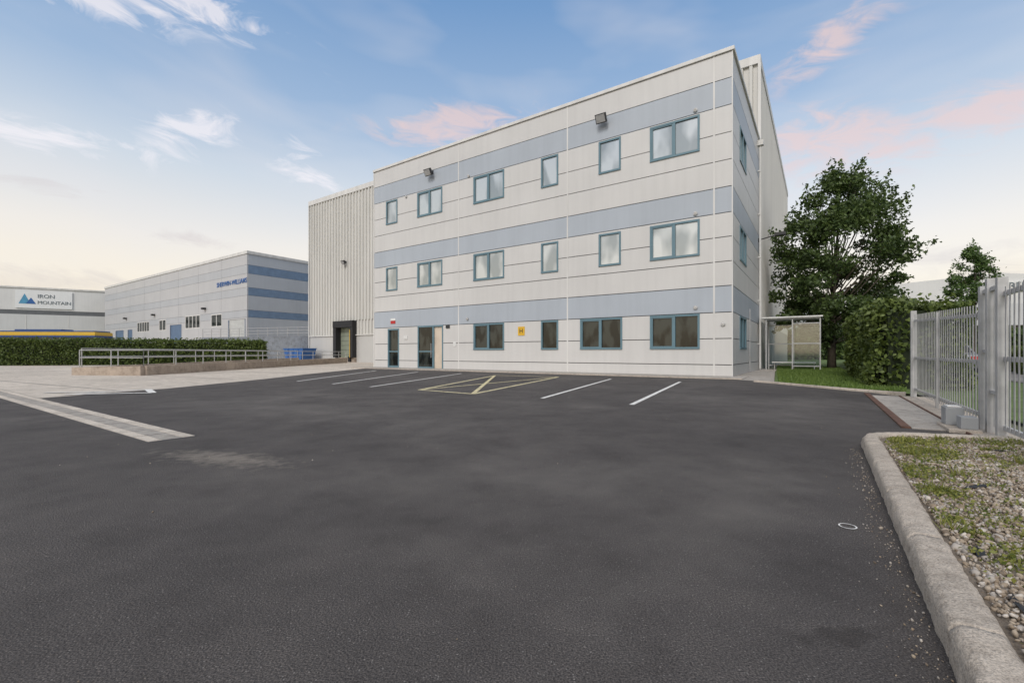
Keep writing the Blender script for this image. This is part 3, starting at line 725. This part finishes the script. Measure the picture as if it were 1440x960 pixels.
mo=empty('gate_motor'); mb=MB(); MG=simple('motor_grey',(.30,.31,.32),.5)
fbox(mb,5.15,5.42,-.38,-.20,.05,.28,MG); fbox(mb,5.55,5.78,-.30,-.14,.05,.20,MG); fbox(mb,5.1,5.85,-.42,-.12,0,.05,KERB); fbox(mb,5.18,5.39,-.36,-.22,.28,.30,TRIM)
mb.obj('motor_housing',mo,bevel=.008)
mb=MB(); fbox(mb,.1,5.7,-.75,-.25,-.03,.012,PAVE); fbox(mb,.1,6.6,-.24,.28,-.03,.016,KERB); RUST=simple('rusty_rail',(.12,.06,.04),.8,var=.4,scale=8); fbox(mb,-.4,5.7,-.86,-.76,-.03,.022,RUST); fbox(mb,.1,6.5,-.27,-.245,-.02,.03,RUST)
mb.obj('gate_track')
# ------------------------------------------------------------------ shelter
sh=empty('smoking_shelter',(9.12,18.7,0),ANG); mb=MB(); x0,x1,y0,y1=.45,3.0,8.9,10.5; hh=2.92
for x in (x0,(x0+x1)/2,x1):
    for y in (y0,y1): mb.box(x-.03,x+.03,y-.03,y+.03,0,hh-.05,GALV)
mb.box(x0-.2,x1+.12,y0-.15,y1+.12,hh+.03,hh+.1,WHITE); mb.box(x0-.1,x1+.03,y0-.04,y1+.03,hh-.05,hh+.029,GALV)
for z in (.25,1.5,2.6):
    mb.box((x0+x1)/2+.03,x1-.03,y0-.02,y0+.02,z,z+.05,GALV); mb.box(x0+.03,x1-.03,y1-.02,y1+.02,z,z+.05,GALV); mb.box(x1-.02,x1+.02,y0+.03,y1-.03,z,z+.05,GALV)
mb.box(x0+.2,x1-.2,y1-.5,y1-.15,.42,.48,TRIM)
for x in (x0+.3,x1-.3): mb.box(x,x+.05,y1-.35,y1-.3,0,.42,GALV)
mb.obj('shelter_frame',sh); mb=MB()
mb.box((x0+x1)/2+.03,x1-.03,y0-.005,y0+.005,.3,2.6,CLEAR); mb.box(x0+.03,x1-.03,y1-.005,y1+.005,.3,2.6,CLEAR); mb.box(x1-.005,x1+.005,y0+.03,y1-.03,.3,2.6,CLEAR)
mb.obj('shelter_glazing',sh)
mb=MB(); mb.box(x0-.3,x1+.3,y0-.3,y1+.3,-.02,.03,PAVE); mb.obj('shelter_base',sh)
# ------------------------------------------------------------------ vehicles
def wheel(mb,x,y,r,w):
    mb.tube([(x,y-w/2,r),(x,y+w/2,r)],r,DARK,18); mb.tube([(x,y-w/2-.01,r),(x,y+w/2+.01,r)],r*.55,GALV,12)
car=empty('parked_car',(20.4,21.5,0),math.radians(57)); mb=MB()
CP=simple('car_paint_silver',(.30,.31,.33),.25,.6,var=.02); CG=simple('car_glass',(.02,.025,.03),.05)
side=[(-2.1,.35),(-2.15,.7),(-2.0,.92),(-1.3,.98),(-.75,1.42),(.7,1.45),(1.5,.98),(2.0,.85),(2.12,.6),(2.08,.32)]
def loft(mb,prof,w,mat):
    k=len(mb.v)
    for s_ in (-1,1):
        for x,z in prof: mb.v.append((x,s_*w/2*(1 if z<1.0 else .8),z))
    n=len(prof)
    for i in range(n): j=(i+1)%n; mb.f.append((k+i,k+j,k+n+j,k+n+i)); mb.mi.append(mb.idx(mat))
    mb.f.append(tuple(k+i for i in range(n))[::-1]); mb.mi.append(mb.idx(mat)); mb.f.append(tuple(k+n+i for i in range(n))); mb.mi.append(mb.idx(mat))
loft(mb,side,1.78,CP)
for s_ in (-1,1):
    mb.poly([(-1.15,s_*.895,1.0),(-.05,s_*.895,1.0),(-.05,s_*.745,1.38),(-.68,s_*.745,1.38)],CG); mb.poly([(.02,s_*.895,1.0),(1.3,s_*.895,1.0),(.68,s_*.745,1.38),(.02,s_*.745,1.38)],CG)
mb.poly([(1.42,-.8,1.05),(1.42,.8,1.05),(.77,.66,1.44),(.77,-.66,1.44)],CG); mb.poly([(-1.27,-.8,1.04),(-1.27,.8,1.04),(-.81,.66,1.41),(-.81,-.66,1.41)],CG)
for x in (-1.3,1.32):
    for y in (-.8,.8): wheel(mb,x,y,.32,.2)
mb.box(2.05,2.14,-.8,-.5,.62,.76,WHITE); mb.box(2.05,2.14,.5,.8,.62,.76,WHITE); mb.box(-2.16,-2.08,-.8,-.55,.7,.85,RED); mb.box(-2.16,-2.08,.55,.8,.7,.85,RED)
mb.obj('car_body',car)
bus=empty('coach',(-53.2,52,0),.06); mb=MB()
BB=simple('coach_blue',(.02,.06,.2),.3,var=.03); BY=simple('coach_yellow',(.60,.38,.04),.35,var=.03)
mb.box(-6,6,-1.25,1.25,.35,1.6,BB); mb.box(-6,6,-1.24,1.24,1.6,2.75,CG); mb.box(-6.02,6.02,-1.26,1.26,2.75,2.95,BB); mb.box(-6.0,6.0,-1.24,1.24,2.95,3.35,BY); mb.box(-5.8,5.8,-1.15,1.15,3.35,3.5,BB); mb.box(-3,2,-.8,.8,3.5,3.68,BB)
for i in range(9): mb.box(-6+i*1.48,-5.9+i*1.48,-1.262,1.262,1.6,2.75,BB)
for x in (-3.6,3.9):
    for y in (-1.15,1.15): wheel(mb,x,y,.5,.3)
mb.obj('coach_body',bus,bevel=.06)
# ------------------------------------------------------------------ world
w=bpy.data.worlds.new('World'); scene.world=w; w.use_nodes=True; nt=w.node_tree; nt.nodes.clear()
SUN_AZ=math.radians(205); SUN_EL=math.radians(40)
out=nt.nodes.new('ShaderNodeOutputWorld')
sky=nt.nodes.new('ShaderNodeTexSky'); sky.sky_type='NISHITA'; sky.sun_disc=False; sky.sun_elevation=SUN_EL; sky.sun_rotation=SUN_AZ; sky.dust_density=3
b1=nt.nodes.new('ShaderNodeBackground'); nt.links.new(sky.outputs[0],b1.inputs[0]); b1.inputs[1].default_value=.05
tc=nt.nodes.new('ShaderNodeTexCoord'); sp=nt.nodes.new('ShaderNodeSeparateXYZ'); nt.links.new(tc.outputs['Generated'],sp.inputs[0])
az=M(nt,'ARCTAN2',sp.outputs[0],sp.outputs[1]); el=M(nt,'ARCSINE',sp.outputs[2])
eln=M(nt,'DIVIDE',el,1.5708,clamp=True)
base=ramp(nt,eln,[(0,(.88,.71,.50)),(.06,(.86,.73,.55)),(.13,(.77,.70,.61)),(.21,(.55,.59,.62)),(.29,(.29,.40,.55)),(.42,(.13,.26,.47)),(.55,(.42,.42,.42)),(1,(.74,.70,.66))])
cv=nt.nodes.new('ShaderNodeCombineXYZ')
nt.links.new(M(nt,'MULTIPLY',az,5),cv.inputs[0]); nt.links.new(M(nt,'ADD',M(nt,'MULTIPLY',el,15),M(nt,'MULTIPLY',az,1.5)),cv.inputs[1])
n1=noise(nt,cv.outputs[0],1.9,6,.62,.9); n2=noise(nt,cv.outputs[0],.6,3,.5,.3)
def blob(a,e,ra,re,tilt=0):
    da=M(nt,'SUBTRACT',az,a); de=M(nt,'SUBTRACT',M(nt,'SUBTRACT',el,e),M(nt,'MULTIPLY',da,tilt))
    u=M(nt,'DIVIDE',da,ra); v_=M(nt,'DIVIDE',de,re)
    return M(nt,'EXPONENT',M(nt,'MULTIPLY',M(nt,'ADD',M(nt,'MULTIPLY',u,u),M(nt,'MULTIPLY',v_,v_)),-1.0))
def group(L):
    s=None
    for x in L: s=blob(*x) if s is None else M(nt,'ADD',s,blob(*x))
    return s
white=group([(-.61,.385,.07,.030,.2),(-.80,.319,.14,.022,.05),(-.583,.56,.15,.022,-.1),(-.42,.35,.07,.045,-.5),(-.73,.53,.12,.03,.1)])
pink=group([(-.125,.462,.17,.040,.1),(.80,.345,.20,.040,.12),(.62,.515,.09,.035,.35),(.58,.375,.10,.045,.0)])
grey=group([(-.796,.249,.06,.02,0),(-.605,.2,.07,.014,0),(-.80,.105,.3,.03,0),(.74,.125,.2,.04,.1)])
def dens(mask,th,k):
    return M(nt,'MULTIPLY',M(nt,'MULTIPLY',M(nt,'SUBTRACT',n1,M(nt,'SUBTRACT',th,M(nt,'MULTIPLY',mask,.28))),k,clamp=True),M(nt,'MULTIPLY',mask,2.0,clamp=True))
haze=M(nt,'MULTIPLY',M(nt,'SUBTRACT',n2,.46),1.6,clamp=True)
c=mixc(nt,M(nt,'MULTIPLY',haze,.7),base,(.70,.66,.64))
c=mixc(nt,M(nt,'MULTIPLY',dens(white,.62,5.0),.75),c,(.84,.78,.77))
c=mixc(nt,M(nt,'MULTIPLY',dens(pink,.58,4.0),.8),c,(.72,.53,.47))
c=mixc(nt,M(nt,'MULTIPLY',dens(grey,.62,4.0),.5),c,(.56,.47,.43))
b2=nt.nodes.new('ShaderNodeBackground'); nt.links.new(c,b2.inputs[0]); b2.inputs[1].default_value=1.0
ad=nt.nodes.new('ShaderNodeAddShader'); nt.links.new(b1.outputs[0],ad.inputs[0]); nt.links.new(b2.outputs[0],ad.inputs[1]); nt.links.new(ad.outputs[0],out.inputs[0])
sl=bpy.data.lights.new('sun','SUN'); sl.energy=1.45; sl.angle=math.radians(18); sl.color=(1,.96,.90)
so=bpy.data.objects.new('sun',sl); COL.objects.link(so)
d=Vector((math.sin(SUN_AZ)*math.cos(SUN_EL),math.cos(SUN_AZ)*math.cos(SUN_EL),math.sin(SUN_EL)))
so.rotation_euler=d.to_track_quat('Z','Y').to_euler(); so.location=d*50
cd=bpy.data.cameras.new('camera'); cd.lens=15.9; cd.sensor_width=36; cd.shift_y=16/1440; cd.clip_end=4000; cd.clip_start=.05
co=bpy.data.objects.new('camera',cd); COL.objects.link(co); co.location=(0,0,1.0); co.rotation_euler=(math.pi/2,0,0); scene.camera=co
scene.view_settings.view_transform='Standard'; scene.view_settings.look='None'; scene.view_settings.exposure=0
